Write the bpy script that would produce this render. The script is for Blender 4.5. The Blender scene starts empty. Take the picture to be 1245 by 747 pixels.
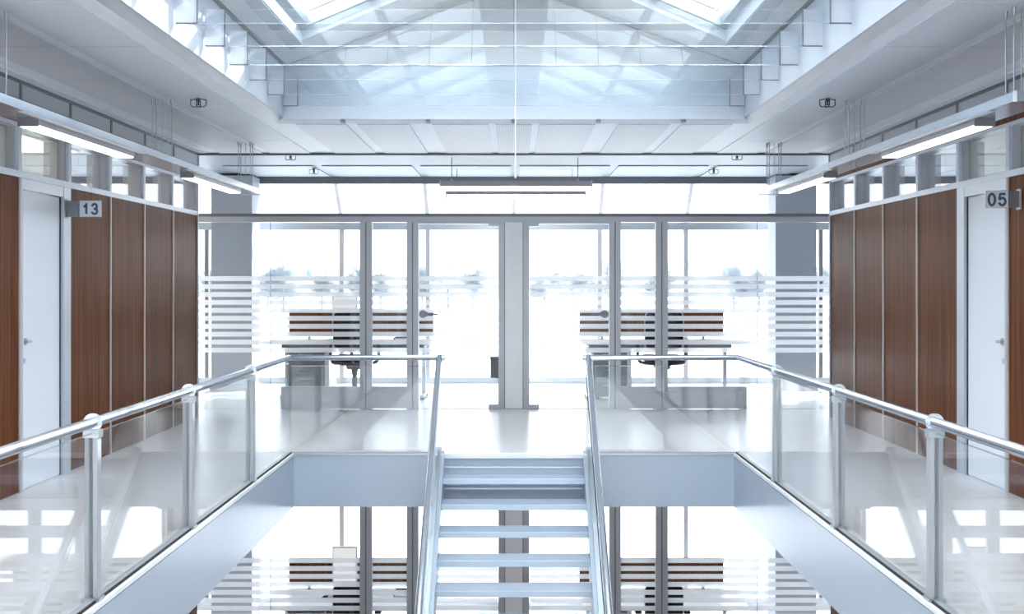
import bpy, bmesh, math, random
from mathutils import Vector
random.seed(4)
sc = bpy.context.scene
COL = sc.collection

# ------------------------------------------------------------------ camera
F = 1400.0                                   # focal length in pixels of the 1245 px wide frame
cam = bpy.data.cameras.new('camera'); co = bpy.data.objects.new('camera', cam); COL.objects.link(co)
cam.sensor_width = 36; cam.lens = F / 1245 * 36
cam.shift_x = -2.2 / 1245; cam.shift_y = -28.5 / 1245
cam.clip_start = .05; cam.clip_end = 1500
co.location = (0, 0, 1.6); co.rotation_euler = (math.pi / 2, 0, 0)
sc.camera = co

# ------------------------------------------------------------------ sky, sun, exposure
w = bpy.data.worlds.new('sky'); sc.world = w; w.use_nodes = True
nt = w.node_tree; nt.nodes.clear()
out = nt.nodes.new('ShaderNodeOutputWorld'); bg = nt.nodes.new('ShaderNodeBackground')
tc = nt.nodes.new('ShaderNodeTexCoord'); sep = nt.nodes.new('ShaderNodeSeparateXYZ')
ramp = nt.nodes.new('ShaderNodeValToRGB')
ramp.color_ramp.elements[0].position = 0.0; ramp.color_ramp.elements[0].color = (.34, .355, .37, 1)     # overcast: the zenith three times the horizon
ramp.color_ramp.elements[1].position = 1.0; ramp.color_ramp.elements[1].color = (.88, .95, 1, 1)
nt.links.new(tc.outputs['Generated'], sep.inputs[0]); nt.links.new(sep.outputs[2], ramp.inputs[0])
nt.links.new(ramp.outputs[0], bg.inputs[0]); nt.links.new(bg.outputs[0], out.inputs[0])
bg.inputs[1].default_value = 3.6
sun = bpy.data.lights.new('sun', 'SUN'); sun.energy = 3.6; sun.angle = math.radians(.6); sun.color = (1, .97, .92)
so = bpy.data.objects.new('sun', sun); COL.objects.link(so)
so.rotation_euler = Vector((1.2, .85, 1.0)).to_track_quat('Z', 'Y').to_euler(); so.location = (20, 20, 25)
sc.view_settings.view_transform = 'Standard'; sc.view_settings.look = 'None'
sc.view_settings.gamma = 1; sc.view_settings.use_curve_mapping = False
sc.view_settings.exposure = 1.27
sc.cycles.max_bounces = 14; sc.cycles.diffuse_bounces = 10; sc.cycles.glossy_bounces = 5
sc.cycles.transmission_bounces = 8; sc.cycles.transparent_max_bounces = 40
sc.cycles.caustics_reflective = False; sc.cycles.caustics_refractive = False
sc.cycles.sample_clamp_indirect = 6

# ------------------------------------------------------------------ materials
def pm(name, col, rough=.5, metal=0., spec=.5, noise=.04, nscale=8, coat=0.):
    m = bpy.data.materials.new(name); m.use_nodes = True
    n = m.node_tree; b = n.nodes['Principled BSDF']
    b.inputs['Roughness'].default_value = rough; b.inputs['Metallic'].default_value = metal
    b.inputs['Specular IOR Level'].default_value = spec; b.inputs['Coat Weight'].default_value = coat
    g = n.nodes.new('ShaderNodeNewGeometry'); t = n.nodes.new('ShaderNodeTexNoise')
    t.inputs['Scale'].default_value = nscale; t.inputs['Detail'].default_value = 3
    mx = n.nodes.new('ShaderNodeMix'); mx.data_type = 'RGBA'
    mx.inputs[6].default_value = tuple(c * (1 - noise) for c in col) + (1,)
    mx.inputs[7].default_value = tuple(min(1, c * (1 + noise)) for c in col) + (1,)
    n.links.new(g.outputs['Position'], t.inputs['Vector']); n.links.new(t.outputs[0], mx.inputs[0])
    n.links.new(mx.outputs[2], b.inputs['Base Color'])
    return m

def glass(name, tint, milk=0., base=.05, gain=1.0, rough=0.):
    """thin architectural glass: Schlick reflection over a clear sheet, optionally a little milky"""
    m = bpy.data.materials.new(name); m.use_nodes = True; n = m.node_tree; n.nodes.clear()
    N = n.nodes.new; L = n.links.new
    o = N('ShaderNodeOutputMaterial'); g = N('ShaderNodeNewGeometry')
    d = N('ShaderNodeVectorMath'); d.operation = 'DOT_PRODUCT'
    L(g.outputs['Incoming'], d.inputs[0]); L(g.outputs['Normal'], d.inputs[1])
    def mt(op, a, b=None):
        x = N('ShaderNodeMath'); x.operation = op; x.use_clamp = op in ('MULTIPLY_ADD',)
        for i, v in enumerate((a, b)):
            if v is None: continue
            if isinstance(v, (int, float)): x.inputs[i].default_value = v
            else: L(v, x.inputs[i])
        return x.outputs[0]
    c = mt('ABSOLUTE', d.outputs['Value']); k = mt('SUBTRACT', 1.0, c); p = mt('POWER', k, 5.0)
    f = mt('MINIMUM', mt('ADD', mt('MULTIPLY', p, .85 * gain), base), .95)
    tr = N('ShaderNodeBsdfTransparent'); tr.inputs[0].default_value = tint + (1,)
    gl = N('ShaderNodeBsdfGlossy'); gl.inputs['Roughness'].default_value = rough; gl.inputs[0].default_value = (.95, .98, 1, 1)
    body = tr.outputs[0]
    if milk:
        df = N('ShaderNodeBsdfDiffuse'); df.inputs[0].default_value = (.93, .94, .96, 1)
        tl = N('ShaderNodeBsdfTranslucent'); tl.inputs[0].default_value = (.93, .94, .96, 1)
        a = N('ShaderNodeMixShader'); a.inputs[0].default_value = .5; L(df.outputs[0], a.inputs[1]); L(tl.outputs[0], a.inputs[2])
        b = N('ShaderNodeMixShader'); b.inputs[0].default_value = milk; L(body, b.inputs[1]); L(a.outputs[0], b.inputs[2])
        body = b.outputs[0]
    mx = N('ShaderNodeMixShader'); L(f, mx.inputs[0]); L(body, mx.inputs[1]); L(gl.outputs[0], mx.inputs[2])
    L(mx.outputs[0], o.inputs[0])
    return m

def emit(name, col, s):
    m = bpy.data.materials.new(name); m.use_nodes = True; n = m.node_tree; n.nodes.clear()
    o = n.nodes.new('ShaderNodeOutputMaterial'); e = n.nodes.new('ShaderNodeEmission')
    e.inputs[0].default_value = col + (1,); e.inputs[1].default_value = s; n.links.new(e.outputs[0], o.inputs[0])
    return m

def wood_mat(name, c0, c1, rough=.28):
    m = pm(name, c0, rough, 0, .03, 0); n = m.node_tree; b = n.nodes['Principled BSDF']
    N = n.nodes.new; L = n.links.new
    g = N('ShaderNodeNewGeometry'); mp = N('ShaderNodeMapping'); mp.inputs['Scale'].default_value = (26, 26, .55)
    t = N('ShaderNodeTexNoise'); t.inputs['Scale'].default_value = 1; t.inputs['Detail'].default_value = 5; t.inputs['Roughness'].default_value = .65
    mp2 = N('ShaderNodeMapping'); mp2.inputs['Scale'].default_value = (130, 130, 2.2)
    t2 = N('ShaderNodeTexNoise'); t2.inputs['Scale'].default_value = 1; t2.inputs['Detail'].default_value = 3
    mm = N('ShaderNodeMath'); mm.operation = 'MULTIPLY_ADD'; mm.inputs[1].default_value = .35
    r = N('ShaderNodeValToRGB'); e = r.color_ramp.elements
    e[0].position = .42; e[0].color = c0 + (1,); e[1].position = .88; e[1].color = c1 + (1,)
    L(g.outputs['Position'], mp.inputs[0]); L(mp.outputs[0], t.inputs['Vector'])
    L(g.outputs['Position'], mp2.inputs[0]); L(mp2.outputs[0], t2.inputs['Vector'])
    L(t2.outputs[0], mm.inputs[0]); L(t.outputs[0], mm.inputs[2]); L(mm.outputs[0], r.inputs[0])
    L(r.outputs[0], b.inputs['Base Color'])
    return m

def perf_mat(name, base, dark, pitch):
    """painted metal sheet with rows of small round perforations"""
    m = pm(name, base, .5, 0, .4, 0); n = m.node_tree; b = n.nodes['Principled BSDF']
    N = n.nodes.new; L = n.links.new
    g = N('ShaderNodeNewGeometry'); mp = N('ShaderNodeMapping'); mp.inputs['Scale'].default_value = (1 / pitch,) * 3
    fr = N('ShaderNodeVectorMath'); fr.operation = 'FRACTION'
    sb = N('ShaderNodeVectorMath'); sb.operation = 'SUBTRACT'; sb.inputs[1].default_value = (.5, .5, 0)
    ml = N('ShaderNodeVectorMath'); ml.operation = 'MULTIPLY'; ml.inputs[1].default_value = (1, 1, 0)
    ln = N('ShaderNodeVectorMath'); ln.operation = 'LENGTH'
    lt = N('ShaderNodeMath'); lt.operation = 'LESS_THAN'; lt.inputs[1].default_value = .30
    mx = N('ShaderNodeMix'); mx.data_type = 'RGBA'; mx.inputs[6].default_value = base + (1,); mx.inputs[7].default_value = dark + (1,)
    L(g.outputs['Position'], mp.inputs[0]); L(mp.outputs[0], fr.inputs[0]); L(fr.outputs[0], sb.inputs[0])
    L(sb.outputs[0], ml.inputs[0]); L(ml.outputs[0], ln.inputs[0]); L(ln.outputs['Value'], lt.inputs[0])
    L(lt.outputs[0], mx.inputs[0]); L(mx.outputs[2], b.inputs['Base Color'])
    return m

def hazy_twig_mat(name, col):
    """twig crown with distant haze put into its bluish colour and see-through mix"""
    m = pm(name, col, .95, 0, .05, .25, .5); n = m.node_tree; o = n.nodes['Material Output']; b_ = n.nodes['Principled BSDF']
    t_ = n.nodes.new('ShaderNodeTexNoise'); t_.inputs['Scale'].default_value = .9; t_.inputs['Detail'].default_value = 6
    g_ = n.nodes.new('ShaderNodeNewGeometry'); n.links.new(g_.outputs['Position'], t_.inputs['Vector'])
    rp = n.nodes.new('ShaderNodeMapRange'); rp.inputs[1].default_value = .35; rp.inputs[2].default_value = .65; rp.inputs[3].default_value = .03; rp.inputs[4].default_value = .30
    n.links.new(t_.outputs[0], rp.inputs[0])
    tr = n.nodes.new('ShaderNodeBsdfTransparent'); mx_ = n.nodes.new('ShaderNodeMixShader')
    n.links.new(rp.outputs[0], mx_.inputs[0]); n.links.new(tr.outputs[0], mx_.inputs[1]); n.links.new(b_.outputs[0], mx_.inputs[2]); n.links.new(mx_.outputs[0], o.inputs[0])
    return m

M = {
 'floor': pm('polished_floor', (.72, .70, .70), .24, 0, .22, .015, 1.5),
 'white': pm('white_paint', (.80, .81, .83), .5),
 'ceiling': pm('ceiling_paint', (.84, .89, .96), .5, 0, .4),
 'perf': perf_mat('perforated_ceiling_sheet', (.77, .82, .89), (.52, .55, .61), .022),
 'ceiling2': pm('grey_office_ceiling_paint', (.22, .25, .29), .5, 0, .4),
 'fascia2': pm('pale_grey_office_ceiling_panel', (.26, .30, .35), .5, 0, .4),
 'upstand': pm('pale_blue_plaster', (.60, .66, .735), .5),
 'roof': pm('roof_lining_paint', (.66, .67, .68), .55),
 'curb': pm('skylight_curb_grey', (.36, .37, .40), .4),
 'fascia': pm('blue_enamelled_steel', (.41, .48, .57), .22, .0, .5, .02, 2),
 'edge': pm('white_edge_strip', (.88, .9, .92), .3),
 'black': pm('black_rubber', (.012, .013, .015), .6),
 'frame': pm('grey_aluminium_frame', (.43, .44, .47), .38, .25),
 'framelt': pm('light_aluminium_frame', (.50, .54, .60), .35, .2),
 'framedk': pm('dark_aluminium_frame', (.15, .16, .18), .4, .3),
 'kick': pm('satin_kick_plate', (.46, .46, .50), .35, .2),
 'steel': pm('brushed_steel', (.62, .67, .72), .22, .9, .5, .03, 30),
 'post': pm('satin_grey_post', (.44, .46, .49), .4, .3),
 'steeldk': pm('dull_steel', (.42, .45, .48), .3, .8),
 'stair': pm('pale_blue_stair_paint', (.48, .56, .66), .25, .15),
 'wood': wood_mat('walnut_veneer', (.036, .011, .004), (.205, .070, .025), .38),
 'door': pm('pale_door_laminate', (.80, .84, .90), .4, 0, .2, .01),
 'strip': pm('pale_joint_strip', (.60, .56, .54), .35, .2),
 'greypanel': pm('grey_service_panel', (.46, .48, .52), .6),
 'glass': glass('clear_pane_glass', (.98, .988, .992), 0, .010, .8),
 'railglass': glass('railing_glass', (.965, .975, .975), 0.0, .03, .7),
 'seam': glass('glass_edge', (.55, .62, .66), .15, .1),
 'blade': glass('baffle_glass', (.95, .97, .98), .03, .03, .6),
 'bladeedge': glass('baffle_glass_edge', (.8, .88, .92), .25, .08),
 'plate': glass('frosted_end_plate', (.7, .78, .86), .62, .06),
 'frost': glass('frosted_film', (.93, .93, .93), .76, .03),
 'clere': glass('clerestory_glass', (.90, .91, .92), .06, .07),
 'cloudy': glass('cloudy_clerestory_glass', (.85, .85, .82), .25, .06),
 'tube': emit('lamp_diffuser', (1, .99, .98), 3.0),
 'screen': emit('lit_screen', (1, .985, .97), .34),
 'warm': emit('warm_ceiling_panel', (1, .87, .60), 2.6),
 'lamp': pm('lamp_body_grey', (.27, .27, .29), .35, .4),
 'wing': pm('satin_wing_metal', (.55, .60, .66), .18, .7),
 'deskwhite': pm('white_desk_laminate', (.80, .79, .78), .3),
 'drawer': pm('grey_drawer_front', (.22, .23, .245), .5, 0, .2),
 'mesh': pm('black_chair_mesh', (.014, .015, .018), .8, 0, .15),
 'chairframe': pm('grey_chair_plastic', (.06, .063, .068), .5, 0, .3),
 'paper': pm('white_screen_panel', (.9, .89, .88), .3),
 'key': pm('light_key_caps', (.55, .55, .55), .5),
 'signface': pm('pale_sign_face', (.62, .67, .73), .3),
 'signtext': pm('blue_grey_lettering', (.055, .09, .16), .5),
 'signblock': pm('grey_sign_block', (.20, .21, .23), .35, .4),
 'bin': pm('dark_blue_grey_plastic', (.016, .022, .028), .6, 0, .15),
 'sprink': pm('dark_cast_metal', (.04, .045, .055), .4, .6),
 'column': pm('grey_blue_column_render', (.36, .39, .44), .6),
 'snow': pm('pale_ground', (.60, .62, .65), .9),
 'tree': hazy_twig_mat('hazy_twigs', (.10, .13, .155)),  # bluish tone and transparency stand in for haze over the far crowns
 'trunk': pm('pale_bark', (.25, .25, .27), .9),
}

# ------------------------------------------------------------------ mesh helpers
WP = {}; CACHE = {}

def _box(bm, x0, x1, y0, y1, z0, z1):
    x0, x1 = sorted((x0, x1)); y0, y1 = sorted((y0, y1)); z0, z1 = sorted((z0, z1))
    v = [bm.verts.new(p) for p in ((x0, y0, z0), (x1, y0, z0), (x1, y1, z0), (x0, y1, z0), (x0, y0, z1), (x1, y0, z1), (x1, y1, z1), (x0, y1, z1))]
    for f in ((3, 2, 1, 0), (4, 5, 6, 7), (0, 1, 5, 4), (1, 2, 6, 5), (2, 3, 7, 6), (3, 0, 4, 7)):
        bm.faces.new([v[i] for i in f])

def _ring(c, ax, r, seg, ph=0):
    ax = ax.normalized(); u = ax.orthogonal().normalized(); v = ax.cross(u)
    return [c + (u * math.cos(ph + 2 * math.pi * i / seg) + v * math.sin(ph + 2 * math.pi * i / seg)) * r for i in range(seg)]

def _cyl(bm, p0, p1, r0, r1=None, seg=16):
    p0, p1 = Vector(p0), Vector(p1); r1 = r0 if r1 is None else r1; ax = p1 - p0
    A, B = _ring(p0, ax, r0, seg), _ring(p1, ax, r1, seg)
    a = [bm.verts.new(p) for p in A]; b = [bm.verts.new(p) for p in B]
    for i in range(seg):
        j = (i + 1) % seg; f = bm.faces.new((a[i], a[j], b[j], b[i])); f.smooth = True
    bm.faces.new([bm.verts.new(p) for p in reversed(A)]); bm.faces.new([bm.verts.new(p) for p in B])

def _tube(bm, pts, r, seg=12):
    """swept round bar through the points with mitred corners"""
    pts = [Vector(p) for p in pts]; n = len(pts); rings = []
    d0 = (pts[1] - pts[0]).normalized(); u = d0.orthogonal().normalized()
    for i, p in enumerate(pts):
        a = (pts[i] - pts[i - 1]).normalized() if i else d0
        b = (pts[i + 1] - pts[i]).normalized() if i < n - 1 else a
        t = (a + b).normalized(); k = 1 / max(.3, t.dot(a))
        u = (u - a * u.dot(a)).normalized(); v = a.cross(u)
        ring = []
        for s in range(seg):
            an = 2 * math.pi * s / seg; o = u * math.cos(an) + v * math.sin(an)
            o = o * r; o = o - a * (o.dot(t) / max(.2, a.dot(t)))     # slide along the bar onto the mitre plane
            ring.append(bm.verts.new(p + o))
        rings.append(ring); 
    for i in range(n - 1):
        for s in range(seg):
            q = (s + 1) % seg; f = bm.faces.new((rings[i][s], rings[i][q], rings[i + 1][q], rings[i + 1][s])); f.smooth = True
    bm.faces.new([bm.verts.new(v.co) for v in reversed(rings[0])]); bm.faces.new([bm.verts.new(v.co) for v in rings[-1]])

def _prism(bm, poly, a0, a1, axis):
    """extrude a profile; axis 'y': poly in XZ, axis 'x': poly in YZ, axis 'z': poly in XY"""
    def pt(p, a): return {'y': (p[0], a, p[1]), 'x': (a, p[0], p[1]), 'z': (p[0], p[1], a)}[axis]
    A = [bm.verts.new(pt(p, a0)) for p in poly]; B = [bm.verts.new(pt(p, a1)) for p in poly]
    bm.faces.new(A); bm.faces.new(list(reversed(B)))
    for i in range(len(poly)):
        j = (i + 1) % len(poly); bm.faces.new((A[i], B[i], B[j], A[j]))

def b(x0, x1, y0, y1, z0, z1): return ('b', x0, x1, y0, y1, z0, z1)
def c(p0, p1, r, r1=None, seg=16): return ('c', tuple(p0), tuple(p1), r, r1, seg)
def t(pts, r, seg=12): return ('t', tuple(tuple(p) for p in pts), r, seg)
def p(poly, a0, a1, axis='y'): return ('p', tuple(tuple(q) for q in poly), a0, a1, axis)

def add(bm, pr):
    k = pr[0]
    if k == 'b': _box(bm, *pr[1:])
    elif k == 'c': _cyl(bm, *pr[1:])
    elif k == 't': _tube(bm, *pr[1:])
    elif k == 'p': _prism(bm, *pr[1:])

def link(name, mesh, parent, wp):
    o = bpy.data.objects.new(name, mesh); COL.objects.link(o); WP[o.name] = Vector(wp)
    if parent is not None:
        o.parent = parent; o.location = Vector(wp) - WP[parent.name]
    else: o.location = wp
    return o

def P(name, mat, parent, *prims, bevel=0, label=None, kind=None, fn=None, smooth=False):
    bm = bmesh.new()
    for q in prims: add(bm, q)
    if fn: fn(bm)
    co_ = [v.co for v in bm.verts]
    lo = Vector((min(v.x for v in co_), min(v.y for v in co_), min(v.z for v in co_)))
    hi = Vector((max(v.x for v in co_), max(v.y for v in co_), max(v.z for v in co_)))
    ce = Vector(((lo.x + hi.x) / 2, (lo.y + hi.y) / 2, lo.z))
    for v in bm.verts: v.co -= ce
    key = (name, mat, bevel, smooth, tuple((round(v.co.x, 4), round(v.co.y, 4), round(v.co.z, 4)) for v in bm.verts))
    me = CACHE.get(key)
    if me is None:
        bmesh.ops.recalc_face_normals(bm, faces=bm.faces)
        if bevel: bmesh.ops.bevel(bm, geom=list(bm.edges), offset=bevel, segments=2 if smooth else 1, profile=.5, affect='EDGES')
        me = bpy.data.meshes.new(name); bm.to_mesh(me); me.materials.append(M[mat]); CACHE[key] = me
        if smooth:
            for f in me.polygons: f.use_smooth = True
    bm.free()
    o = link(name, me, parent, ce)
    if label: o['label'] = label
    if kind: o['kind'] = kind
    return o

def R(name, loc, label, cat=None, group=None, kind=None):
    o = link(name, None, None, loc); o.empty_display_size = .2
    o['label'] = label
    if cat: o['category'] = cat
    if group: o['group'] = group
    if kind: o['kind'] = kind
    return o

def tag(o, label, cat=None, group=None, kind=None):
    o['label'] = label
    if cat: o['category'] = cat
    if group: o['group'] = group
    if kind: o['kind'] = kind
    return o

def copy_tree(o, delta, parent=None, label=None):
    n = o.copy(); COL.objects.link(n); WP[n.name] = WP[o.name] + Vector(delta)
    if parent is not None: n.parent = parent
    else: n.location = WP[n.name]
    if label: n['label'] = label
    for ch in o.children: copy_tree(ch, delta, n)
    return n

def mx(s, *prims):
    """mirror primitives in X when s is +1 (everything is drawn for the left side, s = -1)"""
    if s < 0: return prims
    o = []
    for q in prims:
        k = q[0]
        if k == 'b': o.append(('b', -q[1], -q[2]) + q[3:])
        elif k == 'c': o.append(('c', (-q[1][0],) + q[1][1:], (-q[2][0],) + q[2][1:]) + q[3:])
        elif k == 't': o.append(('t', tuple((-a[0],) + a[1:] for a in q[1])) + q[2:])
        elif k == 'p':
            if q[4] == 'y' or q[4] == 'z': o.append(('p', tuple((-a[0], a[1]) for a in q[1])) + q[2:])
            else: o.append(('p', q[1], -q[2], -q[3], 'x'))
    return o
ORD = ['first', 'second', 'third', 'fourth', 'fifth', 'sixth', 'seventh', 'eighth', 'ninth', 'tenth', 'eleventh', 'twelfth']
H = 3.61                                    # storey height

# ================================================================== STRUCTURE
# ground and floors
tag(P('ground', 'snow', None, b(-400, 400, -300, 600, -4.0, -3.9)), 'pale snowy ground outside the windows', 'ground', kind='structure')
fl = R('floor', (0, 14, 0), 'polished off-white upper floor around the stair opening', kind='structure')
P('slab', 'floor', fl, b(-8, -2.08, -7, 18.55, -.5, 0), b(2.08, 8, -7, 18.55, -.5, 0), b(-2.08, 2.08, 10.83, 18.55, -.5, 0), b(-2.08, 2.08, -7, -4, -.5, 0))
for s in (-1, 1):
    P('fascia_panel', 'fascia', fl, *mx(s, b(-2.08, -2.068, -4, 10.82, -.5, -.03)))
    P('edge_strip', 'edge', fl, *mx(s, b(-2.08, -2.064, -4, 10.815, -.022, .004)))
    P('shadow_gap', 'black', fl, *mx(s, b(-2.08, -2.076, -4, 10.81, -.030, -.022)))
P('fascia_panel', 'fascia', fl, b(-2.068, 2.068, 10.82, 10.83, -.5, -.012))
P('edge_strip', 'steeldk', fl, b(-2.066, 2.066, 10.812, 10.83, -.012, .003))
P('floor', 'floor', None, b(-8, 8, -7, 18.55, -H - .2, -H))
tag(bpy.data.objects['floor.001'], 'off-white floor of the storey below', kind='structure')

# outer side walls; unseen back end of the hall, glazing added to let light in
for s, nm in ((-1, 'left'), (1, 'right')):
    tag(P('wall_outer_' + nm, 'white', None, *mx(s, b(-8.2, -8, -7, 18.55, -H, 3.5))), 'white outer wall beyond the %s-hand offices' % nm, kind='structure')
wb = R('wall_back', (0, -7, -H), 'unseen back wall of the hall behind the viewpoint, glazed to let light in', kind='structure')
P('wall_band', 'white', wb, b(-8, 8, -7.2, -7, -H, -3.2), b(-8, 8, -7.2, -7, -.6, .1), b(-8, 8, -7.2, -7, 3.1, 5.2))
for k in range(-4, 5): P('mullion', 'frame', wb, b(k * 1.9 - .05, k * 1.9 + .05, -7.15, -7, -3.2, 3.1))
P('pane', 'glass', wb, b(-8, 8, -7.1, -7.09, -3.2, -.6)); P('pane', 'glass', wb, b(-8, 8, -7.1, -7.09, .1, 3.1))

# ceiling: slab with long opening, perforated sheets in plain borders
ce = R('ceiling', (0, 12, 3.16), 'grey ceiling with perforated metal panels around the rooflight well', kind='structure')
P('soffit', 'ceiling', ce, b(-8.2, -2.29, -7, 13.75, 3.16, 3.5), b(2.29, 8.2, -7, 13.75, 3.16, 3.5), b(-2.29, 2.29, 11.2, 13.75, 3.16, 3.499), b(-2.29, 2.29, -7, -4, 3.16, 3.5))
for s in (-1, 1):
    P('edge_chamfer', 'curb', ce, *mx(s, p([(-2.29, 3.155), (-2.236, 3.208), (-2.236, 3.45), (-2.29, 3.45)], -4, 11.14)))
    for (xa, xb) in ((-3.75, -3.66), (-3.50, -2.985), (-2.90, -2.42)):
        y = 13.70
        for k in range(10):
            P('perforated_panel', 'perf', ce, *mx(s, b(xa, xb, y - 1.225, y - .004, 3.150, 3.16))); y -= 1.235
P('edge_chamfer', 'ceiling', ce, p([(11.146, 3.189), (11.2, 3.155), (11.2, 3.189)], -2.29, 2.29, 'x'))
for (xa, xb) in ((-2.13, -1.64), (-1.53, -1.02), (-.80, -.25), (-.18, .18), (.25, .80), (1.02, 1.53), (1.64, 2.13)):
    P('perforated_panel', 'perf', ce, b(xa, xb, 11.25, 13.70, 3.150, 3.16))
for k in range(-2, 3): P('edge_clip', 'framedk', ce, b(k * .824 - .025, k * .824 + .015, 11.12, 11.2, 3.158, 3.19))
P('edge_trim', 'framedk', ce, b(-3.8, 3.8, 13.72, 13.755, 3.128, 3.165))
ce2 = R('ceiling', (0, 16, 3.25), 'raised pale ceiling above the glazed offices at the far end', kind='structure')
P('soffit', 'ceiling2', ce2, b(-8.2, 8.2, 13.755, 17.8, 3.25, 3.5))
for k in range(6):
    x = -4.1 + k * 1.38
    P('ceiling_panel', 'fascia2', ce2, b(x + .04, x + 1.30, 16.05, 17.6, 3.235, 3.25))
P('beam', 'framedk', ce2, b(-8.2, 8.2, 17.74, 17.9, 3.14, 3.25))
tag(P('ceiling_lower', 'white', None, b(-8, -2.1, -7, 18.5, -.512, -.5), b(2.1, 8, -7, 18.5, -.512, -.5), b(-2.1, 2.1, 10.9, 18.5, -.512, -.5)), 'white ceiling of the storey below', kind='structure')

# upstand walls of the rooflight well, leaning gable and pitched roof with skylight openings
SL = .4235
def zs(x): return 3.71 + SL * (2.23 - abs(x))
for s, nm in ((-1, 'left'), (1, 'right')):
    tag(P('wall_upstand_' + nm, 'upstand', None, *mx(s, b(-2.35, -2.23, -4, 11.135, 3.5, 3.73), b(-2.234, -2.23, -4, 11.135, 3.21, 3.499))), 'pale blue upstand wall along the %s side of the rooflight well' % nm, kind='structure')
    P('trim_eaves_' + nm, 'framedk', None, *mx(s, b(-2.235, -2.205, -4, 11.14, 3.70, 3.722)))
    tag(bpy.data.objects['trim_eaves_' + nm], 'thin dark eaves line above the %s upstand wall' % nm, kind='structure')
wf = R('wall_far', (0, 11.3, 3.2), 'pale gable wall closing the far end of the rooflight well', kind='structure')
P('upstand', 'upstand', wf, b(-2.35, 2.35, 11.14, 11.19, 3.19, 3.71))
def gable(bm):
    A = [(-2.23, 11.14, 3.71), (2.23, 11.14, 3.71), (0, 11.80, 4.654)]
    v = [bm.verts.new(q) for q in A] + [bm.verts.new((q[0], q[1] + .12, q[2])) for q in A]
    for f in ((0, 1, 2), (5, 4, 3), (0, 3, 4, 1), (1, 4, 5, 2), (2, 5, 3, 0)): bm.faces.new([v[i] for i in f])
P('gable', 'roof', wf, fn=gable)
def gable_pt(x, z): return (x, 11.14 + .70 * (z - 3.71) - .004, z)
for k in range(-5, 6):                       # joints between the gable boards
    x = k * .41; zt = zs(x) - .01
    if zt > 3.75: P('panel_joint', 'curb', wf, t([gable_pt(x, 3.72), gable_pt(x + .0, zt)], .0035, 5))
P('ridge_joint', 'curb', wf, t([(-2.23, 11.13, 3.712), (2.23, 11.13, 3.712)], .006, 6))
P('gable_joint', 'curb', wf, t([(-2.22, 11.135, 3.71), (0, 11.79, 4.645), (2.22, 11.135, 3.71)], .008, 6))
rf = R('roof', (0, 8, 3.8), 'pitched roof lining with two long skylight openings', kind='structure')
for s, nm in ((-1, 'left'), (1, 'right')):
    def sl(xa, xb, lo, hi): return [(-xa, zs(xa) + lo), (-xb, zs(xb) + lo), (-xb, zs(xb) + hi), (-xa, zs(xa) + hi)]
    P('eaves_lining', 'roof', rf, *mx(s, p(sl(2.5, 1.97, 0, .12), -7, 12)))
    P('ridge_lining', 'roof', rf, *mx(s, p(sl(.33, 0, 0, .12), -7, 12)))
    P('end_lining', 'roof', rf, *mx(s, p(sl(1.97, .33, 0, .12), 10.5, 12), p(sl(1.97, .33, 0, .12), -7, -4)))
    P('curb', 'curb', rf, *mx(s, p(sl(2.035, 1.94, -.06, 0), -4, 10.5)))
    sk = R('skylight', ((1.1 * s), 4, 4.2), 'long glazed skylight in the %s roof slope' % nm, kind='structure')
    P('shaft_side', 'upstand', sk, *mx(s, p(sl(1.97, 1.93, -.05, .20), -4, 10.5), p(sl(.36, .32, 0, .20), -4, 10.5)))
    P('shaft_end', 'upstand', sk, *mx(s, p(sl(1.96, .33, -.02, .20), 10.49, 10.53), p(sl(1.96, .33, 0, .20), -4.03, -4)))
    P('rail', 'steeldk', sk, *mx(s, p(sl(1.32, 1.27, .08, .15), -4, 10.49), p(sl(1.93, 1.87, .08, .16), -4, 10.49)))
    for k in range(11):
        y = 10.45 - k * 1.44
        P('glazing_bar', 'steeldk', sk, *mx(s, p(sl(1.93, .36, .07, .16), y - .05, y)))
        P('spacer_rod', 'black', sk, *mx(s, t([(-1.8, y - .35, zs(1.8) + .10), (-1.0, y - .35, zs(1.0) + .10)], .006, 6)))
        if k < 10: P('pane', 'glass', sk, *mx(s, p(sl(1.93, .36, .16, .172), y - 1.44, y)))

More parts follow.
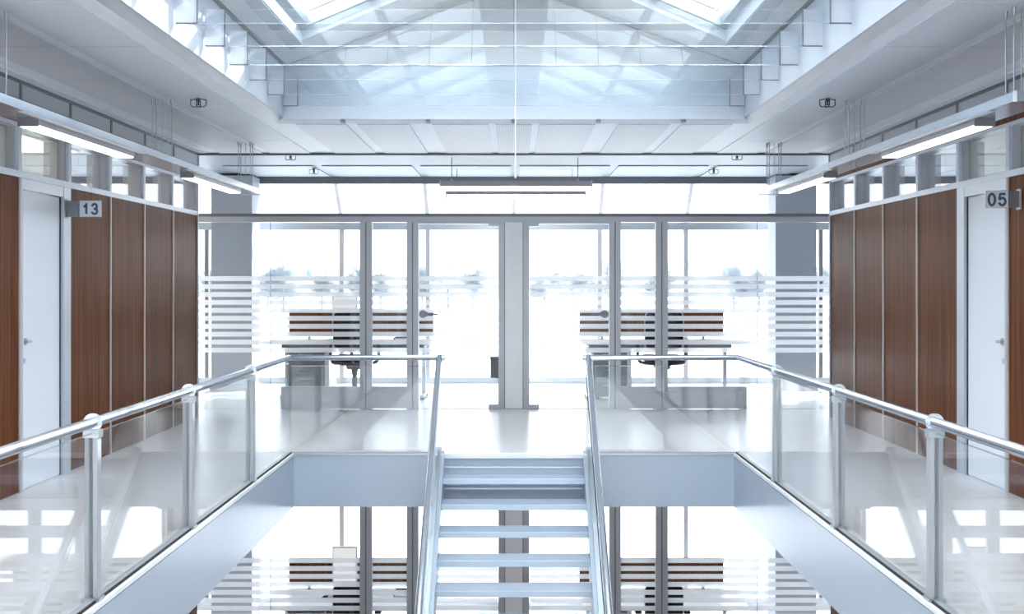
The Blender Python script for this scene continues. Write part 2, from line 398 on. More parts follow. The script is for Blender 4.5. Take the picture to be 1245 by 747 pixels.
# ------------------------------------------------------------------ side walls with wood panels, clerestory, doors
YB = [13.75 - .99 * k for k in range(12)]     # module lines from the far corner towards the camera
for s, nm in ((-1, 'left'), (1, 'right')):
    W = R('wall_' + nm, (3.78 * s, 13.7, 0), '%s corridor wall of dark walnut panels under a row of clerestory windows' % nm, kind='structure')
    P('core', 'white', W, *mx(s, b(-3.95, -3.80, 3, YB[5], 0, 2.42), b(-3.95, -3.80, YB[4], 13.73, 0, 2.42), b(-3.95, -3.78, -7, 2.9, 0, 3.16), b(-3.95, -3.80, 2.9, 13.73, 2.95, 3.16)))
    P('sill_rail', 'framelt', W, *mx(s, b(-3.90, -3.768, 2.9, 13.75, 2.412, 2.462)))
    P('head_rail', 'framelt', W, *mx(s, b(-3.90, -3.775, 2.9, 13.75, 2.80, 2.83)))
    P('wood_band', 'wood', W, *mx(s, b(-3.80, -3.776, 2.9, 13.75, 2.83, 2.975)))
    P('service_rail', 'framedk', W, *mx(s, b(-3.80, -3.765, 2.9, 13.75, 2.975, 3.010)))
    P('service_rail', 'framedk', W, *mx(s, b(-3.80, -3.765, 2.9, 13.75, 3.128, 3.158)))
    P('end_post', 'framelt', W, *mx(s, b(-3.95, -3.765, 13.73, 13.765, 0, 3.16)))
    P('skirting_shadow', 'framedk', W, *mx(s, b(-3.80, -3.790, 2.9, YB[5], 0, .012), b(-3.80, -3.790, YB[4], 13.73, 0, .012)))
    for k in range(11):
        y1, y0 = YB[k], YB[k + 1]
        P('service_panel', 'greypanel', W, *mx(s, b(-3.80, -3.772, y0 + .015, y1 - .015, 3.010, 3.128)))
        P('service_divider', 'framedk', W, *mx(s, b(-3.80, -3.762, y1 - .018, y1 + .018, 3.005, 3.135)))
        if k != 4: P('wood_panel', 'wood', W, *mx(s, b(-3.80, -3.78, y0 + .012, y1 - .012, .008, 2.41)))
        P('joint_strip', 'strip', W, *mx(s, b(-3.80, -3.768, y1 - .007, y1 + .007, 0, 2.41)))
        wn = R('window_%d' % (k + 1 + (0 if s < 0 else 20)), (3.85 * s, (y0 + y1) / 2, 2.46), 'clerestory window of the %s corridor wall, %s from the far corner' % (nm, ORD[k]), kind='structure')
        P('frame', 'framelt', wn, *mx(s, b(-3.90, -3.772, y1 - .03, y1 + .03, 2.462, 2.80)))
        P('reveal', 'frame', wn, *mx(s, b(-3.98, -3.80, y1 - .05, y1 - .03, 2.462, 2.80)))
        P('pane', 'cloudy' if k >= 4 else 'clere', wn, *mx(s, b(-3.862, -3.852, y0 + .03, y1 - .05, 2.462, 2.80)))
    # door leaf in the fifth module
    y1, y0 = YB[4], YB[5]
    D = R('door_%d' % (1 if s < 0 else 2), (3.78 * s, (y0 + y1) / 2, 0), 'pale blue-white office door in the %s corridor wall with a small lever' % nm, kind='structure')
    P('frame', 'framelt', D, *mx(s, b(-3.86, -3.765, y1 - .155, y1 - .008, 0, 2.41), b(-3.86, -3.765, y0 + .008, y0 + .035, 0, 2.41), b(-3.86, -3.768, y0 + .035, y1 - .155, 2.325, 2.41)))
    P('leaf', 'door', D, *mx(s, b(-3.84, -3.795, y0 + .038, y1 - .175, .006, 2.318)))
    P('shadow_gap', 'black', D, *mx(s, b(-3.84, -3.79, y1 - .173, y1 - .157, 0, 2.322)))
    hd = P('door_handle', 'steeldk', D, *mx(s, c((-3.795, y0 + .14, 1.150), (-3.785, y0 + .14, 1.150), .026), c((-3.79, y0 + .14, 1.150), (-3.745, y0 + .14, 1.150), .010), t([(-3.748, y0 + .14, 1.150), (-3.742, y0 + .10, 1.150), (-3.745, y0 + .04, 1.150)], .010, 8)))
    P('keyhole', 'framelt', D, *mx(s, c((-3.795, y0 + .12, 1.0), (-3.789, y0 + .12, 1.0), .022)))
    # storey below: plain continuation
    tag(P('wall_lower_' + nm, 'wood', None, *mx(s, b(-3.9, -3.78, -7, 13.75, -H, -.512))), 'walnut corridor wall of the storey below, %s side' % nm, kind='structure')
    tag(P('wall_below_' + nm, 'white', None, *mx(s, b(-3.95, -3.80, 3, 3.01, 2.42, 2.95))), 'short end piece of the %s corridor wall' % nm, kind='structure')

# ------------------------------------------------------------------ glazed office partition (both storeys)
def partition(dz, where):
    G = R('wall_partition', (0, 14.74, dz), 'glazed office partition with frosted stripes across the far end, %s storey' % where, kind='structure')
    def q(*a): return b(a[0], a[1], a[2], a[3], a[4] + dz, a[5] + dz)
    P('header', 'frame', G, q(-6.5, 6.5, 14.69, 14.79, 2.385, 2.455)); P('header_cap', 'framedk', G, q(-6.5, 6.5, 14.685, 14.795, 2.455, 2.495))
    P('infill_panel', 'paper', G, q(-.112, .112, 14.70, 14.80, .004, 2.385))
    P('base_line', 'framedk', G, q(-1.22, 1.22, 14.705, 14.72, 0, .004)); 
    for s in (-1, 1):
        for (xa, xb, zz) in ((-1.966, -1.812, 0), (-1.366, -1.218, 0)):
            xm = (xa + xb) / 2
            P('mullion', 'frame', G, *mx(s, q(xa, xm - .008, 14.69, 14.79, 0, 2.385), q(xm + .008, xb, 14.69, 14.79, 0, 2.385)))
            P('mullion_joint', 'framedk', G, *mx(s, q(xm - .008, xm + .008, 14.70, 14.78, 0, 2.385)))
        P('door_post', 'frame', G, *mx(s, q(-.197, -.122, 14.69, 14.79, 0, 2.385))); P('mullion_joint', 'framedk', G, *mx(s, q(-.122, -.112, 14.70, 14.78, 0, 2.385)))
        P('door_head', 'frame', G, *mx(s, q(-1.218, -.197, 14.70, 14.78, 2.365, 2.385)))
        P('kick_rail', 'frame', G, *mx(s, q(-2.90, -1.966, 14.68, 14.76, .222, .284), q(-1.812, -1.366, 14.68, 14.76, .222, .284)))
        P('kick_panel', 'kick', G, *mx(s, q(-2.90, -1.897, 14.67, 14.69, .008, .222))); P('kick_panel', 'kick', G, *mx(s, q(-1.885, -1.302, 14.67, 14.69, .008, .222)))
        P('kick_post', 'frame', G, *mx(s, q(-2.967, -2.90, 14.67, 14.76, .0, .284)))
        for i, (xa, xb, z0) in enumerate(((-6.5, -4.9, .0), (-4.89, -3.118, .0), (-3.110, -1.966, .0), (-1.812, -1.366, .284), (-1.212, -.203, .012))):
            P('door_leaf' if i == 4 else 'pane', 'glass', G, *mx(s, q(xa, xb, 14.735, 14.745, z0, 2.362)))
            if i == 0: continue
            for k in range(10):
                zt = 1.695 - k * .1018
                P('frosted_stripe', 'frost', G, *mx(s, q(xa, xb, 14.732, 14.735, zt - .062, zt)))
        P('glass_seam', 'seam', G, *mx(s, q(-3.118, -3.110, 14.733, 14.747, .0, 2.385)))
        # door furniture: closer, lever, floor pivot
        P('door_closer', 'kick', G, *mx(s, q(-.32, -.20, 14.70, 14.77, 2.33, 2.365)))
        P('floor_pivot', 'kick', G, *mx(s, q(-.32, -.198, 14.68, 14.78, .004, .055)))
        P('door_lever', 'signblock', G, *mx(s, c((-1.16, 14.735, 1.21 + dz), (-1.16, 14.70, 1.21 + dz), .05), c((-1.12, 14.72, 1.21 + dz), (-1.12, 14.66, 1.21 + dz), .033), c((-1.12, 14.68, 1.21 + dz), (-1.12, 14.65, 1.21 + dz), .016), t([(-1.12, 14.655, 1.21 + dz), (-1.06, 14.65, 1.212 + dz), (-.97, 14.655, 1.208 + dz)], .011, 8)), label='round steel rose with lever')
    return G
partition(0, 'upper'); partition(-H, 'lower')

# ------------------------------------------------------------------ outer window wall (both storeys)
def facade(dz, n, where):
    G = R('window_%d' % n, (0, 18.5, dz), 'outer window wall of tall panes behind the offices, %s storey' % where, kind='structure')
    def q(*a): return b(a[0], a[1], a[2], a[3], a[4] + dz, a[5] + dz)
    P('transom', 'steeldk', G, q(-8, 8, 18.46, 18.56, 2.46, 2.578)); P('sill', 'steeldk', G, q(-8, 8, 18.45, 18.58, 0, .095))
    xs = [k * 1.38 for k in range(-5, 6)]
    for x in xs:
        P('mullion', 'frame', G, q(x - .035, x + .035, 18.46, 18.55, .095, 2.46))
        P('rafter', 'frame', G, p([(18.47, 2.578 + dz), (18.55, 2.578 + dz), (17.88, 3.16 + dz), (17.80, 3.16 + dz)], x - .03, x + .03, 'x'))
    for s in (-1, 1): P('mullion', 'framedk', G, *mx(s, q(-4.95, -4.89, 18.44, 18.52, .095, 2.46)))
    xs = [-8] + xs + [8]
    for i in range(len(xs) - 1):
        xa, xb = xs[i] + .035, xs[i + 1] - .035
        P('pane', 'glass', G, q(xa, xb, 18.50, 18.51, .095, 2.46))
        P('roof_pane', 'glass', G, p([(18.53, 2.578 + dz), (18.54, 2.578 + dz), (17.87, 3.16 + dz), (17.86, 3.16 + dz)], xa, xb, 'x'))
facade(0, 50, 'upper'); facade(-H, 51, 'lower')
dv = R('wall_divider', (0, 16.6, 0), 'low white dividing wall between the two upper offices', kind='structure')
P('board', 'white', dv, b(-.09, .09, 14.81, 18.44, 0, 2.38))
P('wall_divider', 'white', None, b(-.09, .09, 14.81, 18.44, -H, -.512)); tag(bpy.data.objects['wall_divider.001'], 'white dividing wall between the two lower offices', kind='structure')
for dz, wh in ((0, 'upper'), (-H, 'lower')):
    for s, nm in ((-1, 'left'), (1, 'right')):
        cl = R('column', (4.21 * s, 17.45, dz), 'square grey-blue column before the %s end of the %s window wall' % (nm, wh), 'column', 'columns by the outer window wall')
        P('shaft', 'column', cl, *mx(s, b(-4.52, -3.91, 17.2, 17.72, dz + .08, (3.215 if dz == 0 else 3.02) + dz)))
        P('base', 'frame', cl, *mx(s, b(-4.54, -3.89, 17.18, 17.74, dz, dz + .08)))
        P('top_gap', 'black', cl, *mx(s, b(-4.50, -3.93, 17.22, 17.70, (3.215 if dz == 0 else 3.02) + dz, (3.25 if dz == 0 else 3.05) + dz)))

# ================================================================== RAILINGS
def post(parent, x, y, base, top, mat='post'):
    pr = R0 = P('post', mat, parent, b(x - .033, x - .008, y - .028, y + .028, base, top - .045), b(x + .008, x + .033, y - .028, y + .028, base, top - .045), bevel=.003)
    P('post_cap', 'steel', pr, c((x, y - .007, top), (x, y + .007, top), .046, seg=28))
    P('clamp', 'steeldk', pr, b(x - .040, x + .040, y - .03, y + .03, top - .075, top - .035))
    P('foot', 'steeldk', pr, b(x - .045, x + .045, y - .04, y + .04, base, base + .022))
    return pr
for s, nm in ((-1, 'left'), (1, 'right')):
    X = 2.12 * s; XE = .72 * s
    Rl = R('railing', (X, 8, 0), 'steel and glass guard rail along the %s edge of the floor opening' % nm, 'railing')
    P('handrail', 'steel', Rl, t([(X, 1.5, .90), (X, 10.87, .90), (XE, 10.87, .90)], .027, 20))
    ys = [10.87 - 1.6, 7.51, 5.80, 4.07, 2.34]
    for y in ys: post(Rl, X, y, 0.0, .90)
    edges = [10.84] + ys + [1.5]
    for i in range(len(edges) - 1):
        g = P('glass_panel', 'railglass', Rl, b(X - .006, X + .006, edges[i + 1] + .01, edges[i] - .01, .03, .845))
        P('glass_edge', 'seam', g, b(X - .0065, X + .0065, edges[i + 1] + .01, edges[i] - .01, .845, .849))
    g = P('glass_panel', 'railglass', Rl, b(X - .02 * s, XE + .05 * s, 10.864, 10.876, .03, .82))
    P('glass_edge', 'seam', g, b(X - .02 * s, XE + .05 * s, 10.8635, 10.8765, .82, .824))
    P('base_channel', 'post', Rl, b(X - .02, X + .02, 1.5, 10.89, .0, .012), b(min(X, XE), max(X, XE), 10.85, 10.89, .0, .012))
    P('base_gasket', 'black', Rl, *mx(s, b(-2.099, -2.091, 1.5, 10.84, .0, .014)))
# ================================================================== STAIR
RS = H / 19; GO = .255; PT = RS / GO
st = R('staircase', (0, 8.4, -H), 'pale blue open-riser steel staircase descending from the landing', 'staircase')
def line(y): return -(10.82 - y) * PT
for s in (-1, 1):
    P('stringer', 'stair', st, *mx(s, p([(10.82, .03), (10.84, -.26), (6.05, line(6.05) - .26), (5.95, line(5.95) + .04)], -.720, -.650, 'x')), bevel=.004)
    P('stringer_lip', 'edge', st, *mx(s, p([(10.80, .045), (10.80, .030), (5.97, line(5.97) + .030), (5.97, line(5.97) + .045)], -.735, -.722, 'x')))
    for k in range(10): P('stringer_bolt', 'framedk', st, *mx(s, c((-.724, 10.6 - k * .45, line(10.6 - k * .45) - .04), (-.720, 10.6 - k * .45, line(10.6 - k * .45) - .04), .012, seg=8)))
for k in range(1, 19):
    z = -RS * k; y = 10.82 - GO * k
    P('tread', 'stair', st, b(-.650, .650, y, y + .27, z - .045, z), b(-.650, .650, y - .006, y, z - .052, z + .001), bevel=.002)
P('landing_nosing', 'edge', st, b(-.70, .70, 10.76, 10.83, -.035, .008), bevel=.003)
P('top_riser', 'fascia', st, b(-.650, .650, 10.805, 10.818, -.45, -.035))
P('top_riser_rib', 'steeldk', st, b(-.650, .650, 10.79, 10.806, -.13, -.115), b(-.650, .650, 10.79, 10.806, -.33, -.315))
for s, nm in ((-1, 'left'), (1, 'right')):
    X = .705 * s
    Sr = R('stair_railing', (X, 8.4, -H), 'steel and glass rail on the %s side of the stair flight' % nm, 'railing')
    def hz(y): return .90 + (y - 10.87) * PT
    P('handrail', 'steel', Sr, t([(X, 10.93, .90), (X, 10.87, .90), (X, 6.0, hz(6.0))], .030, 16))
    P('end_cap', 'steel', Sr, c((X - .025 * s, 10.87, .90), (X - .06 * s, 10.87, .90), .030, .024))
    g = P('glass_panel', 'railglass', Sr, p([(10.78, .04), (10.78, hz(10.78) - .05), (6.1, hz(6.1) - .05), (6.1, line(6.1) + .05)], X - .006, X + .006, 'x'))
    P('gasket', 'black', g, p([(10.72, hz(10.72) - .055), (10.72, hz(10.72) - .035), (6.1, hz(6.1) - .035), (6.1, hz(6.1) - .055)], X - .034, X - .022, 'x'))
    P('glass_channel', 'steeldk', Sr, p([(10.80, .03), (10.80, .06), (6.0, line(6.0) + .06), (6.0, line(6.0) + .03)], X - .018, X + .018, 'x'))
    P('glass_clamp', 'steeldk', Sr, b(X - .03, X + .03, 10.78, 10.83, .0, .07))
    for y in (8.42, 6.15): post(Sr, X, y, line(y) + .03, hz(y))

# ================================================================== ROOFLIGHT GLASS BAFFLES
for i, y in enumerate((11.06, 10.40, 9.65, 8.98, 8.27, 7.55, 6.83)):
    B_ = R('glass_baffle', (0, y, 3.31), 'clear glass baffle hung across the rooflight well, %s from the far gable' % ORD[i], 'baffle', 'glass baffles across the rooflight well')
    P('pane', 'blade', B_, b(-2.075, 2.075, y - .006, y + .006, 3.31, 3.57))
    P('lower_edge', 'bladeedge', B_, b(-2.075, 2.075, y - .0065, y + .0065, 3.306, 3.310))
    for s in (-1, 1):
        e = P('end_plate', 'plate', B_, *mx(s, b(-2.215, -2.078, y - .008, y + .008, 3.31, 3.57)))
        P('plate_edge', 'framedk', e, *mx(s, b(-2.215, -2.074, y - .010, y + .010, 3.304, 3.310), b(-2.078, -2.073, y - .010, y + .010, 3.310, 3.57)))

# ================================================================== LIGHT FITTINGS
def wing_light(s, c0, near, label):
    """suspended wing: c0 = distance of the axis from the middle, drawn for the left"""
    a = c0
    L_ = R('pendant_light', (a * s, 9.65, 2.6), label, 'ceiling light')
    P('wing', 'wing', L_, *mx(s, p([(-a - .22, 2.640), (-a - .11, 2.604), (-a + .115, 2.604), (-a + .115, 2.658), (-a + .10, 2.662), (-a - .22, 2.662)], near, 12.96)))
    P('wing_end', 'edge', L_, *mx(s, b(-a + .100, -a + .117, near - .004, near + .008, 2.602, 2.660)))
    P('wing_end', 'frame', L_, *mx(s, p([(-a - .12, 2.602), (-a + .117, 2.600), (-a + .02, 2.66), (-a - .12, 2.66)], 12.96, 13.03)))
    for (ya, yb) in ((7.01, 8.79), (10.42, 12.22)):
        bd = P('lamp_body', 'lamp', L_, *mx(s, b(-a - .063, -a + .063, ya, yb, 2.566, 2.606)), bevel=.002)
        P('diffuser', 'tube', bd, *mx(s, b(-a - .056, -a + .056, ya + .01, yb - .02, 2.557, 2.566)))
        P('end_cap', 'signblock', bd, *mx(s, b(-a - .064, -a + .064, ya - .008, ya, 2.556, 2.607)))
        P('reflector', 'edge', L_, *mx(s, p([(-a + .066, 2.602), (-a + .112, 2.600), (-a + .112, 2.603), (-a + .066, 2.606)], ya - .3, yb + .1)))
    for yc in (6.50, 9.68, 12.68):
        for (dx, dy) in ((-.065, -.055), (.065, -.055), (-.065, .055), (.065, .055), (0, 0)):
            ww = P('wire', 'steeldk', L_, *mx(s, c((-a + dx, yc + dy, 2.66), (-a + dx, yc + dy, 3.15), .0048 if dx else .003, seg=6)))
            if dx: P('wire_grip', 'steeldk', ww, *mx(s, c((-a + dx, yc + dy, 3.105), (-a + dx, yc + dy, 3.15), .009, .013, 8)))
wing_light(-1, 2.955, 6.05, 'long suspended wing-shaped light fitting over the left corridor')
wing_light(1, 2.865, 6.33, 'long suspended wing-shaped light fitting over the right corridor, its near end showing')
for (y, lab) in ((15.1, 'nearer of the two suspended tube lamps above the middle partition'), (16.5, 'farther and lower-looking of the two suspended tube lamps above the partition')):
    L_ = R('pendant_light', (.028, y, 2.82), lab, 'ceiling light')
    P('lamp_body', 'lamp', L_, b(-.967, 1.023, y - .06, y + .06, 2.872, 2.945), bevel=.004)
    P('diffuser', 'tube', L_, b(-.955, 1.011, y - .052, y + .052, 2.822, 2.872))
    for sx in (-1, 1): P('end_cap', 'frame', L_, b(.028 + sx * .985, .028 + sx * 1.0, y - .065, y + .065, 2.815, 2.95))
    for sx in (-.815, .84):
        ww = P('wire', 'framedk', L_, c((sx, y, 2.945), (sx, y, 3.25 if y < 16 else 3.235), .005, seg=8)); P('wire_grip', 'steeldk', ww, c((sx, y, 2.945), (sx, y, 2.975), .011, seg=8))
for s, nm in ((-1, 'left'),):
    for (x, y, lab) in ((-5.7, 12.4, 'warm ceiling light panel in the room behind the left corridor wall, farther'), (-5.7, 9.6, 'warm ceiling light panel in the room behind the left corridor wall, nearer')):
        L_ = R('ceiling_panel_light', (x, y, 3.16), lab, 'ceiling light'); P('frame', 'framelt', L_, b(x - .65, x + .65, y - 1.0, y + 1.0, 3.13, 3.16)); P('diffuser', 'warm', L_, b(x - .62, x + .62, y - .97, y + .97, 3.122, 3.13))
x, y = 5.7, 9.0
L_ = R('ceiling_panel_light', (x, y, 3.16), 'warm ceiling light panel in the room behind the right corridor wall', 'ceiling light'); P('frame', 'framelt', L_, b(x - .3, x + .3, y - .6, y + .6, 3.13, 3.16)); P('diffuser', 'warm', L_, b(x - .27, x + .27, y - .57, y + .57, 3.122, 3.13))
cb = R('thin_rod', (.015, 11.05, 2.62), 'thin white cable added in the middle to draw a bright upright line below the ridge', 'rod')  # made-up rod with end piece; draws a thin bright line, no real cable
P('rod', 'edge', cb, c((.015, 11.0, 2.64), (.015, 11.0, 4.655), .006, seg=8)); P('rod_foot', 'edge', cb, c((.015, 11.0, 2.61), (.015, 11.0, 2.65), .010, seg=10))

# caged sprinkler heads
def sprinkler(x, y, z, lab, sc_=1.0):
    Q = R('sprinkler', (x, y, z), lab, 'sprinkler', 'caged sprinkler heads on the ceiling'); k = sc_
    P('escutcheon', 'sprink', Q, c((x, y, z - .006), (x, y, z), .032 * k, seg=16))
    P('body', 'sprink', Q, c((x, y, z - .035 * k), (x, y, z - .004), .013 * k, seg=10), c((x, y, z - .062 * k), (x, y, z - .035 * k), .006 * k, .010 * k, 8))
    P('deflector', 'sprink', Q, c((x, y, z - .068 * k), (x, y, z - .064 * k), .020 * k, seg=12))
    r = .0042 * k; hw = .064 * k; top = z - .024 * k; bot = z - .082 * k; ch = .014 * k
    for (ax, ay) in ((1, 0), (0, 1)):
        def q(u, zz): return (x + ax * u, y + ay * u, zz)
        P('cage_wire', 'sprink', Q, t([q(-.012, top + .006), q(-hw, top), q(-hw, bot + ch), q(-hw + ch, bot), q(hw - ch, bot), q(hw, bot + ch), q(hw, top), q(.012, top + .006)], r, 6))
sprinkler(-2.635, 9.62, 3.16, 'caged sprinkler on the left corridor ceiling, nearest on that side')
sprinkler(2.62, 9.62, 3.16, 'caged sprinkler on the right corridor ceiling, nearest on that side')
sprinkler(-2.83, 14.6, 3.25, 'caged sprinkler left of the tube lamps, just past the dark ceiling trim')
sprinkler(2.83, 14.6, 3.25, 'caged sprinkler right of the tube lamps, just past the dark ceiling trim')
sprinkler(-2.83, 16.3, 3.235, 'caged sprinkler left of the tube lamps, nearer the outer windows')
sprinkler(2.83, 16.3, 3.235, 'caged sprinkler right of the tube lamps, nearer the outer windows')

# ================================================================== DOOR SIGNS
def arc(cx, cz, rx, rz, a0, a1, n=12): return [(cx + rx * math.cos(math.radians(a0 + (a1 - a0) * i / n)), cz + rz * math.sin(math.radians(a0 + (a1 - a0) * i / n))) for i in range(n + 1)]
DIGIT = {
 '1': [([(.25, -1), (.25, 1.18)], False), ([(.25, .86), (-.05, .60), (-.55, .42)], False)],
 '3': [([(-.80, .50)] + arc(-.05, .47, .66, .53, 165, -80) + [(-.2, .02)], False), ([(-.2, .02)] + arc(-.05, -.45, .76, .55, 80, -170), False)],
 '0': [(arc(0, 0, .78, 1.0, 0, 345, 23), True)],
 '5': [([(.78, .98), (-.52, .98), (-.74, .02)] + arc(-.02, -.36, .80, .64, 150, -165, 16), False)],
}
def stroke(bm, pts, wd, closed):
    """flat lettering stroke of even width along the points, lying in XZ"""
    n = len(pts); L_, Rr = [], []
    for i, q in enumerate(pts):
        a_ = pts[i - 1] if (i or closed) else q; b_ = pts[(i + 1) % n] if (i < n - 1 or closed) else q
        dx, dz = b_[0] - a_[0], b_[1] - a_[1]; l = math.hypot(dx, dz) or 1; nx, nz = -dz / l * wd / 2, dx / l * wd / 2
        L_.append(bm.verts.new((q[0] + nx, 0, q[1] + nz))); Rr.append(bm.verts.new((q[0] - nx, 0, q[1] - nz)))
    for i in range(n if closed else n - 1):
        j = (i + 1) % n; bm.faces.new((L_[i], L_[j], Rr[j], Rr[i]))
def sign(s, y, xa, xb, z0, z1, text, lab):
    S = R('door_sign', (3.77 * s, y, z0), lab, 'sign', 'projecting room number signs')
    o = lambda v: v * s
    P('wall_plate', 'framelt', S, b(o(3.765), o(3.778), y - .03, y + .03, z0 - .012, z1 + .012))
    P('block', 'signblock', S, b(o(xb), o(3.765), y - .022, y + .022, z0 + .004, z1 - .004))
    P('face_plate', 'signface', S, b(o(xa), o(xb), y - .008, y + .008, z0, z1), bevel=.001)
    P('face_border', 'frame', S, b(o(xa), o(xb), y - .0095, y - .008, z0, z0 + .004), b(o(xa), o(xb), y - .0095, y - .008, z1 - .004, z1), b(o(xa), o(xa + .004), y - .0095, y - .008, z0, z1))
    for zz in (z0 - .004, z1 + .004): P('screw', 'edge', S, c((o(3.760), y - .036, zz), (o(3.760), y - .028, zz), .006, seg=8))
    me = bpy.data.meshes.new('numerals'); bm = bmesh.new()
    for i, ch in enumerate(text):
        for path, closed in DIGIT[ch]: stroke(bm, [((i - .5) * .078 + px * .030, pz * .042) for px, pz in path], .019, closed)
    bm.to_mesh(me); bm.free(); me.materials.append(M['signtext'])
    n = link('numerals', me, S, Vector((o((xa + xb) / 2), y - .0105, (z0 + z1) / 2 - .002))); n['label'] = 'blue-grey digits ' + text
sign(-1, 9.70, 3.476, 3.656, 2.161, 2.300, '13', 'small projecting sign reading 13 beside the left office door')
sign(1, 8.60, 3.520, 3.690, 2.165, 2.294, '05', 'small projecting sign reading 05 in front of the right office door')

# ================================================================== OFFICE FURNITURE
def desk(x0, s, lab):
    """x0 = left end of the wooden screen; s = -1: return top sticks out on the left"""
    D = R('desk', (x0 + 1.05, 16.2, 0), lab, 'desk', 'office desks')
    x1 = x0 + 2.10; a = x0 - (.16 if s < 0 else 0); e = x1 + (.16 if s > 0 else 0)
    P('desktop', 'deskwhite', D, b(a, e, 15.70, 16.68, .772, .800), bevel=.004)
    P('underframe', 'drawer', D, b(x0 + .08, x1 - .06, 15.80, 15.85, .715, .772), b(x0 + .08, x1 - .06, 16.50, 16.55, .715, .772), b(x0 + .08, x0 + .14, 15.85, 16.50, .715, .772), b(x1 - .12, x1 - .06, 15.85, 16.50, .715, .772))
    P('privacy_screen', 'wood', D, b(x0, x1, 16.75, 16.78, .86, 1.216), bevel=.002)
    P('screen_trim', 'drawer', D, b(x0, x1, 16.745, 16.785, .835, .860))
    P('screen_bracket', 'steeldk', D, b(x0 + .3, x0 + .34, 16.60, 16.75, .80, .86), b(x1 - .34, x1 - .30, 16.60, 16.75, .80, .86))
    for xx in (x0 + .06, x1 - .12):
        l = P('leg', 'steel', D, b(xx, xx + .055, 16.14, 16.20, .06, .772), bevel=.004)
        P('foot', 'steel', l, b(xx - .005, xx + .06, 15.80, 16.55, .03, .07), bevel=.006)
        P('glide', 'black', l, c((xx + .028, 15.85, 0), (xx + .028, 15.85, .032), .030, seg=12), c((xx + .028, 16.5, 0), (xx + .028, 16.5, .032), .030, seg=12))
    return D
def pedestal(x0, x1, lab):
    D = R('drawer_pedestal', ((x0 + x1) / 2, 16.1, 0), lab, 'drawers', 'drawer pedestals')
    P('carcass', 'drawer', D, b(x0, x1, 15.86, 16.45, .04, .70)); P('side_panel', 'deskwhite', D, b(x1, x1 + .06, 15.84, 16.46, 0, .71))
    for k in range(3):
        z = .05 + k * .215
        d = P('drawer', 'drawer', D, b(x0 + .006, x1 - .006, 15.838, 15.86, z, z + .207), bevel=.002)
        P('handle', 'steeldk', d, t([((x0 + x1) / 2 - .09, 15.838, z + .15), ((x0 + x1) / 2 - .085, 15.815, z + .145), ((x0 + x1) / 2 + .085, 15.815, z + .145), ((x0 + x1) / 2 + .09, 15.838, z + .15)], .006, 6))
    P('caster', 'black', D, c((x0 + .06, 15.95, .02), (x0 + .09, 15.95, .02), .02), c((x1 - .09, 15.95, .02), (x1 - .06, 15.95, .02), .02), c((x0 + .06, 16.35, .02), (x0 + .09, 16.35, .02), .02), c((x1 - .09, 16.35, .02), (x1 - .06, 16.35, .02), .02))
    return D
def shell(x, y, z0, z1, w_, depth, curve, th, rr):
    """rounded upright cushion, bowed in plan"""
    def fn(bm):
        nx, nz = 14, 12; G = [[], []]
        for side in (0, 1):
            for j in range(nz + 1):
                row = []; v = j / nz; zz = z0 + (z1 - z0) * v
                e = min(v, 1 - v) * (z1 - z0); k = 1.0 if e > rr else 1 - (rr - math.sqrt(max(0, rr * rr - (rr - e) ** 2))) / (w_ / 2)
                for i in range(nx + 1):
                    u = (i / nx * 2 - 1); xx = u * k * w_ / 2
                    yy = y - curve * (1 - (u * k) ** 2) - depth * math.sin(v * math.pi) + (th if side else 0)
                    row.append(bm.verts.new((x + xx, yy, zz)))
                G[side].append(row)
        for side in (0, 1):
            for j in range(nz):
                for i in range(nx):
                    q = (G[side][j][i], G[side][j][i + 1], G[side][j + 1][i + 1], G[side][j + 1][i]); f = bm.faces.new(q if side == 0 else q[::-1]); f.smooth = True
        for j in range(nz):
            for i in (0, nx): bm.faces.new((G[0][j][i], G[0][j + 1][i], G[1][j + 1][i], G[1][j][i]))
        for i in range(nx):
            for j in (0, nz): bm.faces.new((G[0][j][i], G[0][j][i + 1], G[1][j][i + 1], G[1][j][i]))
    return fn
